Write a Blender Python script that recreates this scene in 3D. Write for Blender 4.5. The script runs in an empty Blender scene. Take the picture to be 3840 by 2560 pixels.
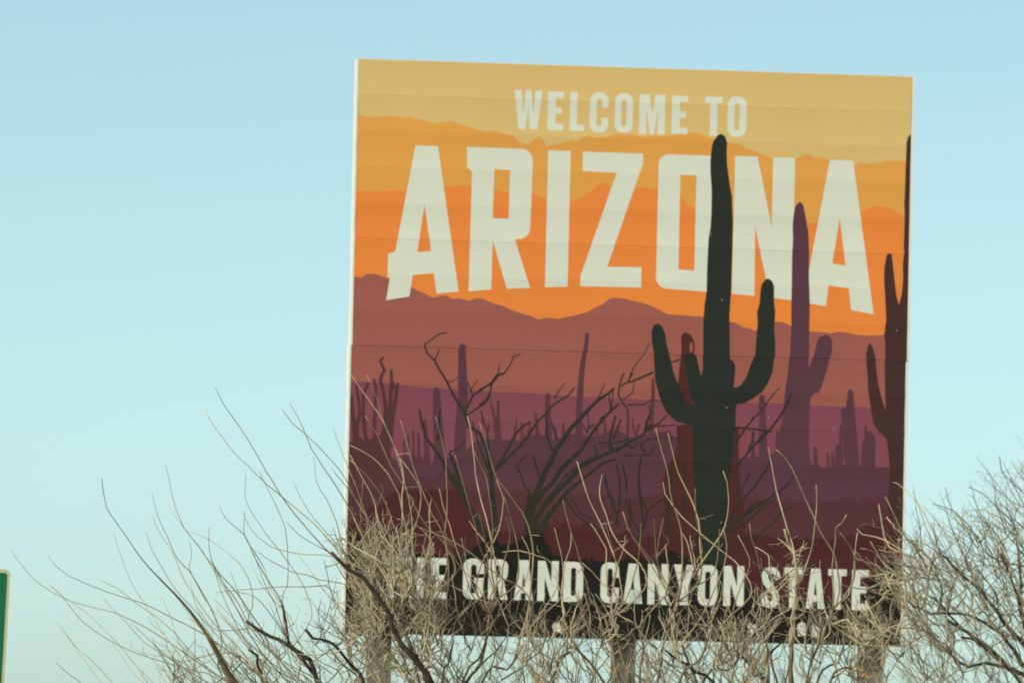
import bpy, math, random
import numpy as np
from mathutils import Vector, Matrix
from mathutils.geometry import delaunay_2d_cdt

# ------------------------------------------------------------------ camera, sky, sun, exposure
scene = bpy.context.scene
COL = scene.collection
R = math.radians

F_PX, YAW, PITCH, ROLL = 31070.12, 0.110034, 0.0625476, 0.0218609      # telephoto, frame 3840 x 2560
CAM = Vector((-8.74965, -70.0, 1.6))
fw = Vector((math.sin(YAW) * math.cos(PITCH), math.cos(YAW) * math.cos(PITCH), math.sin(PITCH)))
r0 = Vector((math.cos(YAW), -math.sin(YAW), 0.0))
u0 = r0.cross(fw)
CR = math.cos(ROLL) * r0 + math.sin(ROLL) * u0
CU = -math.sin(ROLL) * r0 + math.cos(ROLL) * u0
cam = bpy.data.cameras.new('camera')
cam_o = bpy.data.objects.new('camera', cam)
COL.objects.link(cam_o)
m3 = Matrix((CR, CU, -fw)).transposed()
cam_o.matrix_world = Matrix.Translation(CAM) @ m3.to_4x4()
cam.sensor_width = 36.0
cam.lens = 36.0 * F_PX / 3840.0
cam.clip_start = 0.5
cam.clip_end = 6000
cam.dof.use_dof = True
cam.dof.focus_distance = 64.5
cam.dof.aperture_fstop = 2.1
scene.camera = cam_o

SUN_EL, SUN_AZ = 34.0, 238.0            # azimuth clockwise from +Y
world = bpy.data.worlds.new('World')
scene.world = world
world.use_nodes = True
nt = world.node_tree
nt.nodes.clear()
sky = nt.nodes.new('ShaderNodeTexSky')
sky.sky_type = 'NISHITA'
sky.sun_disc = False
sky.sun_elevation = R(SUN_EL)
sky.sun_rotation = R(SUN_AZ)
sky.altitude = 1200
sky.air_density = 0.4
sky.dust_density = 3.6
sky.ozone_density = 1.0
tint = nt.nodes.new('ShaderNodeMix')
tint.data_type = 'RGBA'; tint.blend_type = 'MULTIPLY'
tint.inputs[0].default_value = 1.0
tint.inputs[7].default_value = (1.07, 1.105, 0.768, 1.0)      # the photograph's white balance
bg = nt.nodes.new('ShaderNodeBackground')
bg.inputs['Strength'].default_value = 0.15
wo = nt.nodes.new('ShaderNodeOutputWorld')
nt.links.new(sky.outputs[0], tint.inputs[6])
nt.links.new(tint.outputs[2], bg.inputs['Color'])
nt.links.new(bg.outputs[0], wo.inputs[0])

sun = bpy.data.lights.new('sun', 'SUN')
sun.energy = 2.12
sun.angle = R(0.5)
sun.color = (1.0, 0.95, 0.86)
sun_o = bpy.data.objects.new('sun', sun)
COL.objects.link(sun_o)
sd = Vector((math.sin(R(SUN_AZ)) * math.cos(R(SUN_EL)), math.cos(R(SUN_AZ)) * math.cos(R(SUN_EL)), math.sin(R(SUN_EL))))
sun_o.rotation_euler = sd.to_track_quat('Z', 'Y').to_euler()
sun_o.location = (-30, -40, 40)

vs = scene.view_settings
vs.view_transform = 'Standard'
vs.look = 'None'
vs.exposure = 0.7
vs.gamma = 1.0
vs.use_curve_mapping = False
scene.cycles.use_denoising = True
scene.cycles.filter_width = 1.9
scene.cycles.max_bounces = 4

# ------------------------------------------------------------------ helpers
rng = random.Random(7)

def ray(px, py):
    return (fw + CR * ((px - 1920.0) / F_PX) + CU * ((1280.0 - py) / F_PX)).normalized()

def at(px, py, y):
    """point of the place at depth y that the photograph shows at this spot"""
    d = ray(px, py)
    t = (y - CAM.y) / d.y
    return CAM + d * t

def srgb(r, g, b):
    def f(c):
        c /= 255.0
        return c / 12.92 if c <= 0.04045 else ((c + 0.055) / 1.055) ** 2.4
    return (f(r), f(g), f(b))

def new_mat(name, base, rough=0.6, spec=0.5, noise=None, noise_amt=0.12, bump=0.0, bump_scale=40.0):
    m = bpy.data.materials.new(name)
    m.use_nodes = True
    n = m.node_tree
    bs = n.nodes['Principled BSDF']
    bs.inputs['Base Color'].default_value = (*base, 1)
    bs.inputs['Roughness'].default_value = rough
    bs.inputs['Specular IOR Level'].default_value = spec
    tc = n.nodes.new('ShaderNodeTexCoord')
    if noise:
        nz = n.nodes.new('ShaderNodeTexNoise')
        nz.inputs['Scale'].default_value = noise
        nz.inputs['Detail'].default_value = 5
        n.links.new(tc.outputs['Object'], nz.inputs['Vector'])
        mr = n.nodes.new('ShaderNodeMapRange')
        mr.inputs['From Min'].default_value = 0.3
        mr.inputs['From Max'].default_value = 0.7
        mr.inputs['To Min'].default_value = 1 - noise_amt
        mr.inputs['To Max'].default_value = 1 + noise_amt
        n.links.new(nz.outputs['Fac'], mr.inputs['Value'])
        mx = n.nodes.new('ShaderNodeMix')
        mx.data_type = 'RGBA'; mx.blend_type = 'MULTIPLY'
        mx.inputs[0].default_value = 1.0
        mx.inputs[6].default_value = (*base, 1)
        n.links.new(mr.outputs['Result'], mx.inputs[7])
        n.links.new(mx.outputs[2], bs.inputs['Base Color'])
    if bump:
        nb = n.nodes.new('ShaderNodeTexNoise')
        nb.inputs['Scale'].default_value = bump_scale
        nb.inputs['Detail'].default_value = 4
        n.links.new(tc.outputs['Object'], nb.inputs['Vector'])
        bp = n.nodes.new('ShaderNodeBump')
        bp.inputs['Strength'].default_value = bump
        bp.inputs['Distance'].default_value = 0.02
        n.links.new(nb.outputs['Fac'], bp.inputs['Height'])
        n.links.new(bp.outputs[0], bs.inputs['Normal'])
    return m

def mesh_obj(name, verts, faces, mats, parent=None, smooth=False, fmat=None):
    me = bpy.data.meshes.new(name)
    me.from_pydata([tuple(v) for v in verts], [], faces)
    for m in (mats if isinstance(mats, (list, tuple)) else [mats]):
        me.materials.append(m)
    if fmat is not None:
        me.polygons.foreach_set('material_index', fmat)
    if smooth:
        me.polygons.foreach_set('use_smooth', [True] * len(me.polygons))
    me.update()
    o = bpy.data.objects.new(name, me)
    COL.objects.link(o)
    if parent:
        o.parent = parent
    return o

def box_data(x0, x1, y0, y1, z0, z1):
    v = [(x0, y0, z0), (x1, y0, z0), (x1, y1, z0), (x0, y1, z0), (x0, y0, z1), (x1, y0, z1), (x1, y1, z1), (x0, y1, z1)]
    f = [(3, 2, 1, 0), (4, 5, 6, 7), (0, 1, 5, 4), (1, 2, 6, 5), (2, 3, 7, 6), (3, 0, 4, 7)]
    return v, f

def join(parts):
    V, Fc = [], []
    for v, f in parts:
        b = len(V)
        V += list(v)
        Fc += [tuple(i + b for i in q) for q in f]
    return V, Fc

def empty(name, loc, label=None, cat=None, group=None):
    o = bpy.data.objects.new(name, None)
    COL.objects.link(o)
    o.location = loc
    if label: o['label'] = label
    if cat: o['category'] = cat
    if group: o['group'] = group
    return o

# ------------------------------------------------------------------ ground
gm = new_mat('desert_ground', (0.30, 0.24, 0.16), rough=0.95, spec=0.1, noise=0.6, noise_amt=0.25, bump=0.6, bump_scale=6)
S = 2500
n = 40
gv, gf = [], []
for j in range(n + 1):
    for i in range(n + 1):
        x = (i / n * 2 - 1); y = (j / n * 2 - 1)
        X = math.copysign(abs(x) ** 2.5, x) * S; Y = math.copysign(abs(y) ** 2.5, y) * S
        d = math.hypot(X, Y)
        gv.append((X, Y, 0.0 if d < 130 else 0.6 * math.sin(X * 0.01) * math.sin(Y * 0.013) - 0.6))
for j in range(n):
    for i in range(n):
        a = j * (n + 1) + i
        gf.append((a, a + 1, a + n + 2, a + n + 1))
g = mesh_obj('ground', gv, gf, gm, smooth=True)
g['kind'] = 'structure'

# ------------------------------------------------------------------ the welcome sign
SW, SH, SZ = 4.76570, 4.88, 3.5         # printed face, and its height over the ground
NPL = 16
PH = SH / NPL
HALF_SLIP = 0.005                       # the lower half was bolted on a little to the left
QUAD = [(1342, 222), (3421, 289), (3376, 2423), (1298, 2370)]

def homography(src, dst):
    A = []
    for (x, y), (u, v) in zip(src, dst):
        A.append([x, y, 1, 0, 0, 0, -u * x, -u * y, -u]); A.append([0, 0, 0, x, y, 1, -v * x, -v * y, -v])
    _, _, vt = np.linalg.svd(np.array(A, float))
    return vt[-1].reshape(3, 3)
HM = homography(QUAD, [(0, SH), (SW, SH), (SW, 0), (0, 0)])

def face_xy(p):
    q = HM @ np.array([p[0], p[1], 1.0])
    return (q[0] / q[2], q[1] / q[2])

# the picture was read off in enlarged crops; each function turns a crop spot into a photograph spot
def crop(ox, oy, s):
    return lambda *pts: [(ox + x / s, oy + y / s) for x, y in pts]
c1 = crop(1260, 180, 2.0632); c2 = crop(2360, 180, 2.0632)
c3 = crop(1260, 900, 2.0632); c4 = crop(2360, 900, 2.0632)
c5 = crop(1260, 1560, 2.0632); c6 = crop(2360, 1560, 2.0632)
p1 = crop(1260, 1480, 4.1263); p2 = crop(1800, 1400, 3.136); p3 = crop(2400, 1560, 3.92)
kB = crop(600, 1960, 2.6133); kC = crop(1400, 1960, 2.6133); kD = crop(2200, 1960, 2.6133); kE = crop(2940, 1960, 2.6133)
kA = crop(0, 1400, 1.3516); kF = crop(3240, 1600, 1.6333)

SHAPES = []      # (polygon in photograph spots, layer, colour key, part key, is_hole)
def shape(poly, layer, colour, part=None, hole=False):
    SHAPES.append((poly, layer, colour, part, hole))

def stroke(pts, w0, w1, layer, colour, part=None):
    """tapered brush line, w0 at the first point, w1 at the last"""
    n = len(pts)
    for i in range(n - 1):
        a, b = pts[i], pts[i + 1]
        dx, dy = b[0] - a[0], b[1] - a[1]
        L = math.hypot(dx, dy) or 1
        nx, ny = -dy / L, dx / L
        wa = (w0 + (w1 - w0) * i / (n - 1)) / 2; wb = (w0 + (w1 - w0) * (i + 1) / (n - 1)) / 2
        shape([(a[0] + nx * wa, a[1] + ny * wa), (a[0] - nx * wa, a[1] - ny * wa), (b[0] - nx * wb, b[1] - ny * wb), (b[0] + nx * wb, b[1] + ny * wb)], layer, colour, part)
        shape([(b[0] + wb * math.cos(k * math.pi / 3), b[1] + wb * math.sin(k * math.pi / 3)) for k in range(6)], layer, colour, part)

JR = random.Random(3)
def jag(pts, step, amp):
    out = []
    for a, b in zip(pts, pts[1:]):
        k = max(1, int(math.hypot(b[0] - a[0], b[1] - a[1]) / step))
        for j in range(k):
            t = (j + JR.uniform(-.25, .25) * (j > 0)) / k
            out.append((a[0] + (b[0] - a[0]) * t, a[1] + (b[1] - a[1]) * t - amp * (abs(JR.gauss(0, .7)) if JR.random() < .5 else JR.uniform(-.4, .2))))
    return out + [pts[-1]]
def hill(pts, layer, colour):
    shape([(pts[0][0] - 60, pts[0][1])] + pts + [(pts[-1][0] + 120, pts[-1][1]), (pts[-1][0] + 120, 2520), (pts[0][0] - 60, 2520)], layer, colour)

hill(c1((170,515),(205,530),(290,540),(400,528),(520,540),(560,540),(700,570),(760,590),(820,575),(890,570),(950,595),(1060,625),(1150,652),(1225,640),(1270,662),(1370,685),(1400,715),(1430,740),(1490,752),(1520,720),(1570,690),(1600,715),(1625,768),(1680,748),(1750,740),(1820,715),(1860,730),(1890,705),(1950,680),(2000,695),(2110,690),(2140,675),(2200,665),(2268,668))
   + c2((100,688),(180,685),(300,680),(400,665),(470,655),(540,665),(600,690),(650,710),(760,735),(830,740),(900,780),(1000,815),(1090,855),(1180,875),(1290,855),(1350,830),(1390,828),(1420,850),(1500,855),(1560,862),(1735,912),(1790,888),(1840,900),(1940,890),(2000,875),(2060,872),(2130,880),(2180,880)), 1, 'golden')
hill(c1((160,1110),(300,1112),(530,1105),(700,1088),(850,1078),(980,1070),(1035,1075),(1222,1105),(1340,1130),(1520,1135),(1600,1165),(1640,1185),(1810,1188),(1860,1180),(1930,1145),(2000,1085),(2050,1045),(2080,1045),(2120,1085),(2170,1115))
   + c2((50,1095),(100,1080),(210,1100),(390,1160),(440,1210),(500,1255),(650,1285),(820,1305),(1100,1350),(1280,1365),(1400,1360),(1450,1355),(1640,1310),(1790,1275),(1850,1245),(1900,1228),(1980,1235),(2040,1255),(2090,1285),(2130,1310)), 2, 'orange')
hill(c3((130,290),(190,295),(240,265),(300,268),(350,285),(400,300),(500,335),(590,375),(640,400),(690,420),(730,445),(770,445),(820,432),(860,438),(890,460),(950,455),(1030,475),(1070,455),(1130,458),(1200,490),(1280,510),(1370,550),(1440,575),(1500,590),(1560,620),(1630,605),(1720,615),(1780,600),(1850,585),(1930,565),(2000,530),(2060,500),(2120,455),(2160,450),(2240,460),(2270,470))
   + c4((20,475),(100,490),(170,515),(240,550),(290,578),(400,585),(570,597),(770,635),(820,645),(870,675),(970,705),(1060,670),(1130,635),(1180,640),(1250,668),(1390,710),(1460,715),(1560,725),(1620,712),(1680,720),(1750,738),(1860,745),(1970,740),(2130,745)), 3, 'mauve')
hill(c3((120,1098),(300,1105),(500,1125),(700,1145),(1000,1165),(1300,1180),(1600,1195),(1850,1215),(2200,1228))
   + c4((0,1230),(230,1245),(830,1262),(1060,1265),(1200,1270),(1410,1285),(1600,1292),(1860,1300),(2120,1310)), 4, 'purple')

# --- the big lettering
def letter(k, poly, holes=()):
    shape(poly, 5, 'letter', ('letter', k))
    for h in holes:
        shape(h, 5, 'letter', ('letter', k), True)
letter(0, c1((610,757),(783,762)) + c3((945,400),(775,420),(752,260),(590,275),(565,440),(385,470),(412,298),(395,292),(400,115),(455,90)),
       [c1((680,1215)) + c3((732,90),(625,98))])
letter(1, c1((1008,768),(1440,783),(1475,795),(1500,818),(1515,850),(1518,880),(1500,1390),(1492,1430),(1470,1462),(1430,1482),(1380,1484)) + c3((1498,375),(1318,381),(1209,8),(1197,386),(1022,402)) + c1((1048,970),(1038,948),(1010,930)),
       [c1((1222,940),(1342,948),(1332,1325),(1207,1322))])
letter(2, c1((1638,795),(1812,800)) + c3((1788,365),(1613,370)))
letter(3, c1((1905,805)) + c2((105,820),(103,895)) + c3((2095,212)) + c4((90,215),(88,372)) + c3((1885,362),(1888,285)) + c1((2168,968),(1905,955)))
letter(4, c2((225,900),(232,868),(255,840),(295,825),(660,838),(690,860),(695,900)) + c4((680,380),(640,408),(275,380),(240,365),(215,340),(203,310)),
       [c2((392,985),(517,988)) + c4((500,242),(377,232))])
letter(5, c2((818,838),(990,843),(1100,1390),(1112,850),(1283,855)) + c4((1255,470),(1085,450)) + c2((972,1390)) + c4((965,437),(790,420)))
letter(6, c2((1552,868),(1732,875)) + c4((1888,578),(1715,548),(1695,378),(1540,355),(1518,515),(1340,488)),
       [c2((1628,1325)) + c4((1672,205),(1568,185))])

# --- the small condensed lettering
def arc(cx, cy, rx, ry, a0, a1, n=5):
    return [(cx + rx * math.cos(R(a0 + (a1 - a0) * i / n)), cy + ry * math.sin(R(a0 + (a1 - a0) * i / n))) for i in range(n + 1)]
def rr(x0, y0, x1, y1, rx, ry):
    return arc(x1 - rx, y0 + ry, rx, ry, -90, 0) + arc(x1 - rx, y1 - ry, rx, ry, 0, 90) + arc(x0 + rx, y1 - ry, rx, ry, 90, 180) + arc(x0 + rx, y0 + ry, rx, ry, 180, 270)
T_, V_ = 0.38, 0.165
GL = {
 'E': ([(0,0),(1,0),(1,V_),(.5,V_),(.5,.41),(.88,.41),(.88,.575),(.5,.575),(.5,1-V_),(1,1-V_),(1,1),(0,1)], []),
 'L': ([(0,0),(.5,0),(.5,1-V_),(1,1-V_),(1,1),(0,1)], []),
 'T': ([(0,0),(1,0),(1,V_),(.71,V_),(.71,1),(.29,1),(.29,V_),(0,V_)], []),
 'H': ([(0,0),(T_,0),(T_,.41),(1-T_,.41),(1-T_,0),(1,0),(1,1),(1-T_,1),(1-T_,.58),(T_,.58),(T_,1),(0,1)], []),
 'O': (rr(0,0,1,1,.42,.2), [rr(.37,.16,.63,.84,.12,.06)]),
 'D': ([(0,0),(.58,0)] + arc(.58,.2,.42,.2,-90,0) + arc(.58,.8,.42,.2,0,90) + [(.58,1),(0,1)], [rr(.38,.15,.63,.85,.1,.05)]),
 'C': ([(1,.37)] + arc(.58,.2,.42,.2,0,-90) + arc(.42,.2,.42,.2,-90,-180) + arc(.42,.8,.42,.2,180,90) + arc(.58,.8,.42,.2,90,0) + [(1,.62),(.64,.62),(.64,.8),(.57,.85),(.44,.85),(.37,.8),(.37,.2),(.44,.15),(.57,.15),(.64,.2),(.64,.37)], []),
 'G': ([(1,.37)] + arc(.58,.2,.42,.2,0,-90) + arc(.42,.2,.42,.2,-90,-180) + arc(.42,.8,.42,.2,180,90) + arc(.58,.8,.42,.2,90,0) + [(1,.47),(.54,.47),(.54,.61),(.64,.61),(.64,.8),(.57,.85),(.44,.85),(.37,.8),(.37,.2),(.44,.15),(.57,.15),(.64,.2),(.64,.37)], []),
 'N': ([(0,0),(.36,0),(.66,.52),(.66,0),(1,0),(1,1),(.68,1),(.34,.42),(.34,1),(0,1)], []),
 'A': ([(.26,0),(.74,0),(1,1),(.64,1),(.61,.82),(.39,.82),(.36,1),(0,1)], [[(.5,.3),(.585,.66),(.415,.66)]]),
 'W': ([(0,0),(.25,0),(.31,.6),(.40,0),(.60,0),(.69,.6),(.75,0),(1,0),(.84,1),(.58,1),(.5,.48),(.42,1),(.16,1)], []),
 'M': ([(0,0),(.38,0),(.5,.5),(.62,0),(1,0),(1,1),(.72,1),(.72,.42),(.58,1),(.42,1),(.28,.42),(.28,1),(0,1)], []),
 'R': ([(0,0),(.6,0)] + arc(.6,.18,.4,.18,-90,0) + arc(.6,.38,.38,.16,0,60) + [(1,1),(.64,1),(.46,.6),(.38,.6),(.38,1),(0,1)], [[(.38,.15),(.56,.15),(.62,.2),(.62,.4),(.56,.45),(.38,.45)]]),
 'Y': ([(0,0),(.38,0),(.5,.34),(.62,0),(1,0),(.7,.58),(.7,1),(.3,1),(.3,.58)], []),
}
LIDX = [10]
def glyph(ch, box, shear, layer):
    """box: x0, x1, y0, y1 in photograph spots; shear drops the right side"""
    x0, x1, yt, yb = box
    lean = -0.021 * (yb - yt)
    def mp(q):
        return (x0 + q[0] * (x1 - x0) + lean * (q[1] - .5), yt + q[1] * (yb - yt) + shear * (q[0] - .5) * (x1 - x0))
    key = ('letter', LIDX[0])
    if ch == 'S':
        pts = [(.83,.30),(.82,.19),(.70,.10),(.48,.085),(.27,.12),(.19,.22),(.24,.34),(.42,.45),(.62,.55),(.79,.67),(.81,.79),(.72,.88),(.50,.92),(.27,.88),(.18,.80),(.18,.70)]
        w = (x1 - x0) * 0.36
        stroke([mp(p) for p in pts], w, w, layer, 'letter', key)
    else:
        poly, holes = GL[ch]
        shape([mp(p) for p in poly], layer, 'letter', key)
        for h in holes:
            shape([mp(p) for p in h], layer, 'letter', key, True)
    LIDX[0] += 1
def cb(fn, x0, x1, y0, y1):
    a, b = fn((x0, y0), (x1, y1))
    return (a[0], b[0], a[1], b[1])
for ch, b in (('W', cb(c1,1375,1590,330,632)), ('E', cb(c1,1634,1756,340,637)), ('L', cb(c1,1806,1916,344,643)), ('C', cb(c1,1960,2104,347,656)), ('O', cb(c1,2154,2294,352,660)),
              ('M', cb(c2,74,274,362,668)), ('E', cb(c2,326,450,371,668)), ('T', cb(c2,583,718,378,680)), ('O', cb(c2,758,905,378,690))):
    glyph(ch, b, 0.03, 6)
for ch, b in (('T', cb(kC,105,262,335,735)), ('H', cb(kC,310,510,340,738)), ('E', cb(kC,572,722,345,742)),
              ('G', cb(kC,885,1090,350,748)), ('R', cb(kC,1132,1324,358,750)), ('A', cb(kC,1385,1570,366,757)), ('N', cb(kC,1614,1818,374,765)), ('D', cb(kC,1866,2060,383,772)),
              ('C', cb(kD,140,320,388,785)), ('A', cb(kD,362,550,400,790)), ('N', cb(kD,600,802,404,800)), ('Y', cb(kD,852,1058,410,806)), ('O', cb(kD,1092,1282,414,815)), ('N', cb(kD,1342,1542,424,815)),
              ('S', cb(kD,1708,1892,432,835)), ('T', cb(kD,1934,2112,440,842)), ('A', cb(kD,2148,2334,450,842)), ('T', cb(kE,430,610,456,848)), ('E', cb(kE,664,826,464,858))):
    glyph(ch, b, 0.025, 30)

# --- far desert: a band of small saguaros in dusky purple
D2 = 'dusk'
hill(jag(c5((100,300),(160,250),(250,262),(330,300),(420,330),(480,345),(560,352),(650,310),(720,375),(800,350),(850,335),(930,310),(1000,300),(1080,200),(1180,185),(1300,182),(1400,200),(1500,150),(1580,135),(1650,180),(1720,190),(1800,160),(1880,120),(1960,170),(2050,150),(2120,110),(2200,120))
   + c6((0,170),(120,150),(240,130),(300,110),(360,170),(480,200),(800,260),(850,330),(950,320),(1060,300),(1110,300),(1150,260),(1390,330),(1420,380),(1500,400),(1560,395),(1620,390),(1760,385),(1880,400),(2010,402),(2110,402)), 14, 5), 8, D2)
def column(pts, w0, w1, layer=8, colour=D2):
    stroke(pts, w0, w1, layer, colour)
    a = pts[0]
    shape([(a[0] + w0 / 2 * math.cos(k * math.pi / 4), a[1] + w0 / 2 * math.sin(k * math.pi / 4)) for k in range(8)], layer, colour)
column(c3((976,832),(980,950),(982,1060),(985,1180),(978,1300),(965,1480),(962,1740)) , 27, 46)
column(c3((1941,735),(1928,860),(1905,1000),(1893,1140),(1885,1300),(1880,1500),(1878,1640)), 15, 30)
column(c3((780,1168),(784,1250),(790,1400),(800,1560),(805,1760)), 25, 46)
column(c3((1258,1250),(1256,1360),(1262,1500),(1262,1640)), 11, 20)
column(c3((1200,1260),(1230,1380),(1245,1600)), 9, 14)
column(c3((1640,1205),(1640,1300),(1645,1480),(1645,1640)), 17, 30)
column(c3((1545,1350),(1560,1500),(1562,1640)), 10, 18)
column(c3((650,1330),(672,1440),(700,1520),(720,1760)), 9, 18)
column(c3((690,1390),(700,1500),(715,1740)), 9, 18)
column(c3((1400,1390),(1385,1500),(1380,1640)), 6, 14)
column(c4((185,1085),(185,1200),(178,1330),(170,1500),(170,1620)), 11, 22)
column(c4((1028,1222),(1030,1320),(1035,1450),(1035,1600),(1040,1760)), 22, 36)
column(c4((1712,1180),(1712,1300),(1716,1450),(1722,1640),(1724,1780)), 21, 58)
column(c4((1655,1322),(1668,1420),(1680,1540),(1690,1700)), 20, 30)
column(c4((1828,1440),(1838,1540),(1840,1640),(1838,1780)), 8, 36)
column(c4((1870,1495),(1868,1570),(1860,1640),(1855,1780)), 12, 36)
for x, y in ((1812,1560),(1892,1520),(1850,1500),(1640,1430),(1740,1500),(1690,1250),(1760,1600),(1620,1620)):
    column(c4((x,y),(x+rng.uniform(-4,4),y+60),(x+rng.uniform(-8,8),1780)), 7, 16)
column(c6((1440,255),(1442,320),(1445,400)), 13, 18)
column(c6((1535,300),(1540,400)), 9, 13)
column(c6((1572,295),(1576,400)), 9, 13)
column(c6((1612,235),(1606,320),(1612,400)), 12, 18)
column(c6((960,130),(955,230),(960,330)), 10, 18)
for x, y, w in ((560,150,8),(600,120,8),(640,140,9),(530,190,8),(690,170,8),(1440,60,9),(1490,110,8),(1700,90,9),(1760,60,9),(2020,80,9),(2080,40,9)):
    column(c5((x,y),(x+4,y+110),(x+2,y+220)), w, w + 7)

# ocotillo thicket at the left edge
OC = 'umber'
for pts, w in ((((372,908),(345,940),(378,1010),(345,1080),(375,1200),(388,1300),(378,1420),(360,1568)), 9), (((430,1005),(432,1100),(424,1250),(412,1400),(400,1600)), 11),
               (((482,1110),(462,1250),(434,1400),(418,1600)), 12), (((295,1075),(312,1150),(306,1300),(300,1450),(310,1600)), 9), (((255,1105),(216,1200),(214,1350),(230,1500),(250,1600)), 10),
               (((160,1125),(180,1250),(186,1350),(165,1450),(170,1600)), 9), (((120,1200),(135,1350),(150,1500),(160,1600)), 12), (((385,1000),(350,1085)), 6), (((440,1090),(455,1150)), 6)):
    stroke(c3(*pts), w, w * 1.9, 9, OC)
shape(c5((100,230),(160,150),(240,200),(320,150),(400,170),(430,300),(400,450),(330,620),(250,720),(95,820)), 9, OC)

# violet saguaro between the N and the last A
shape(c2((1318,1193),(1285,1225),(1270,1290),(1262,1380),(1265,1480)) + c4((1258,100),(1252,470),(1250,700),(1240,900),(1225,1050),(1205,1180),(1195,1300),(1185,1400),(1155,1500))
      + c6((1140,100),(1132,200),(1140,280),(1100,330),(1100,420),(1395,420),(1390,200)) + c4((1392,1450),(1395,1330),(1405,1220),(1430,1195),(1460,1190),(1480,1160),(1510,1080),(1540,980),(1562,880),(1570,800),(1555,755),(1520,738),(1480,750),(1455,780),(1435,850),(1415,930),(1395,990),(1388,980),(1390,700),(1395,500),(1388,300),(1390,100))
      + c2((1385,1430),(1370,1350),(1355,1270),(1345,1215)), 10, 'violet', ('saguaro_silhouette', 1))
# a wine red fringe of scrub, then the maroon desert floor
hill(jag(c5((95,560),(260,520),(430,470),(560,430),(720,480),(900,420),(1050,560),(1200,620),(1350,600),(1500,560),(1700,640),(1900,600),(2100,660),(2260,640))
   + c6((60,640),(280,620),(500,640),(800,600),(1000,640),(1200,660),(1400,680),(1700,650),(2110,600)), 8, 20), 10.5, 'wine')
# maroon desert floor
hill(jag(c5((95,860),(180,760),(260,700),(350,690),(430,600),(500,565),(600,570),(700,568),(800,590),(900,560),(960,590),(1050,720),(1150,860),(1300,900),(1450,925),(1550,870),(1700,815),(1800,830),(1950,850),(2050,890),(2150,925),(2260,900))
   + c6((60,960),(200,930),(400,900),(700,980),(900,905),(1000,920),(1200,955),(1400,965),(1600,950),(1750,930),(1850,860),(1950,840),(2110,800)), 9, 16), 11, 'maroon')
# red brown saguaro behind the black one
RB = 'rust'
shape(c4((398,760),(410,730),(430,718),(460,730),(490,765),(505,820),(500,880),(470,900),(470,1200),(500,1275),(495,1310),(440,1290),(400,1180),(378,1120),(385,1040),(400,900)), 12, RB)
shape(c4((470,795),(482,790),(490,830),(482,872),(466,872),(464,830)), 12, RB, None, True)
shape(c6((365,75),(520,60),(520,1000),(260,1000),(270,700),(262,500),(290,380),(340,330),(370,250)), 12, RB)
shape(c6((790,85),(850,85),(845,250),(850,420),(880,640),(900,900),(760,1000),(740,600)), 12, RB)
# dark brown saguaro at the right edge
shape(c4((2010,105),(2030,115),(2040,200),(2055,340),(2065,430),(2085,505),(2105,430),(2118,300),(2115,200),(2128,80)) + c2((2122,1568),(2130,1350),(2128,1200),(2135,1050),(2140,900),(2145,800),(2145,740),(2155,700),(2175,670),(2260,660))
      + c6((2200,1000),(2050,1000),(2000,700),(2012,550),(2015,400),(1995,190),(1940,120)) + c4((1990,1540),(1930,1490),(1890,1420),(1870,1300),(1850,1180),(1845,1050),(1835,950),(1830,880),(1845,820),(1858,800),(1880,830),(1905,920),(1915,1020),(1930,1130),(1960,1250),(1988,1330),(1980,1200),(1978,1000),(1978,800),(1970,740),(1985,620),(1978,450),(1970,330),(1972,220),(1990,120)), 13, 'brown', ('saguaro_silhouette', 2))
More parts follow.
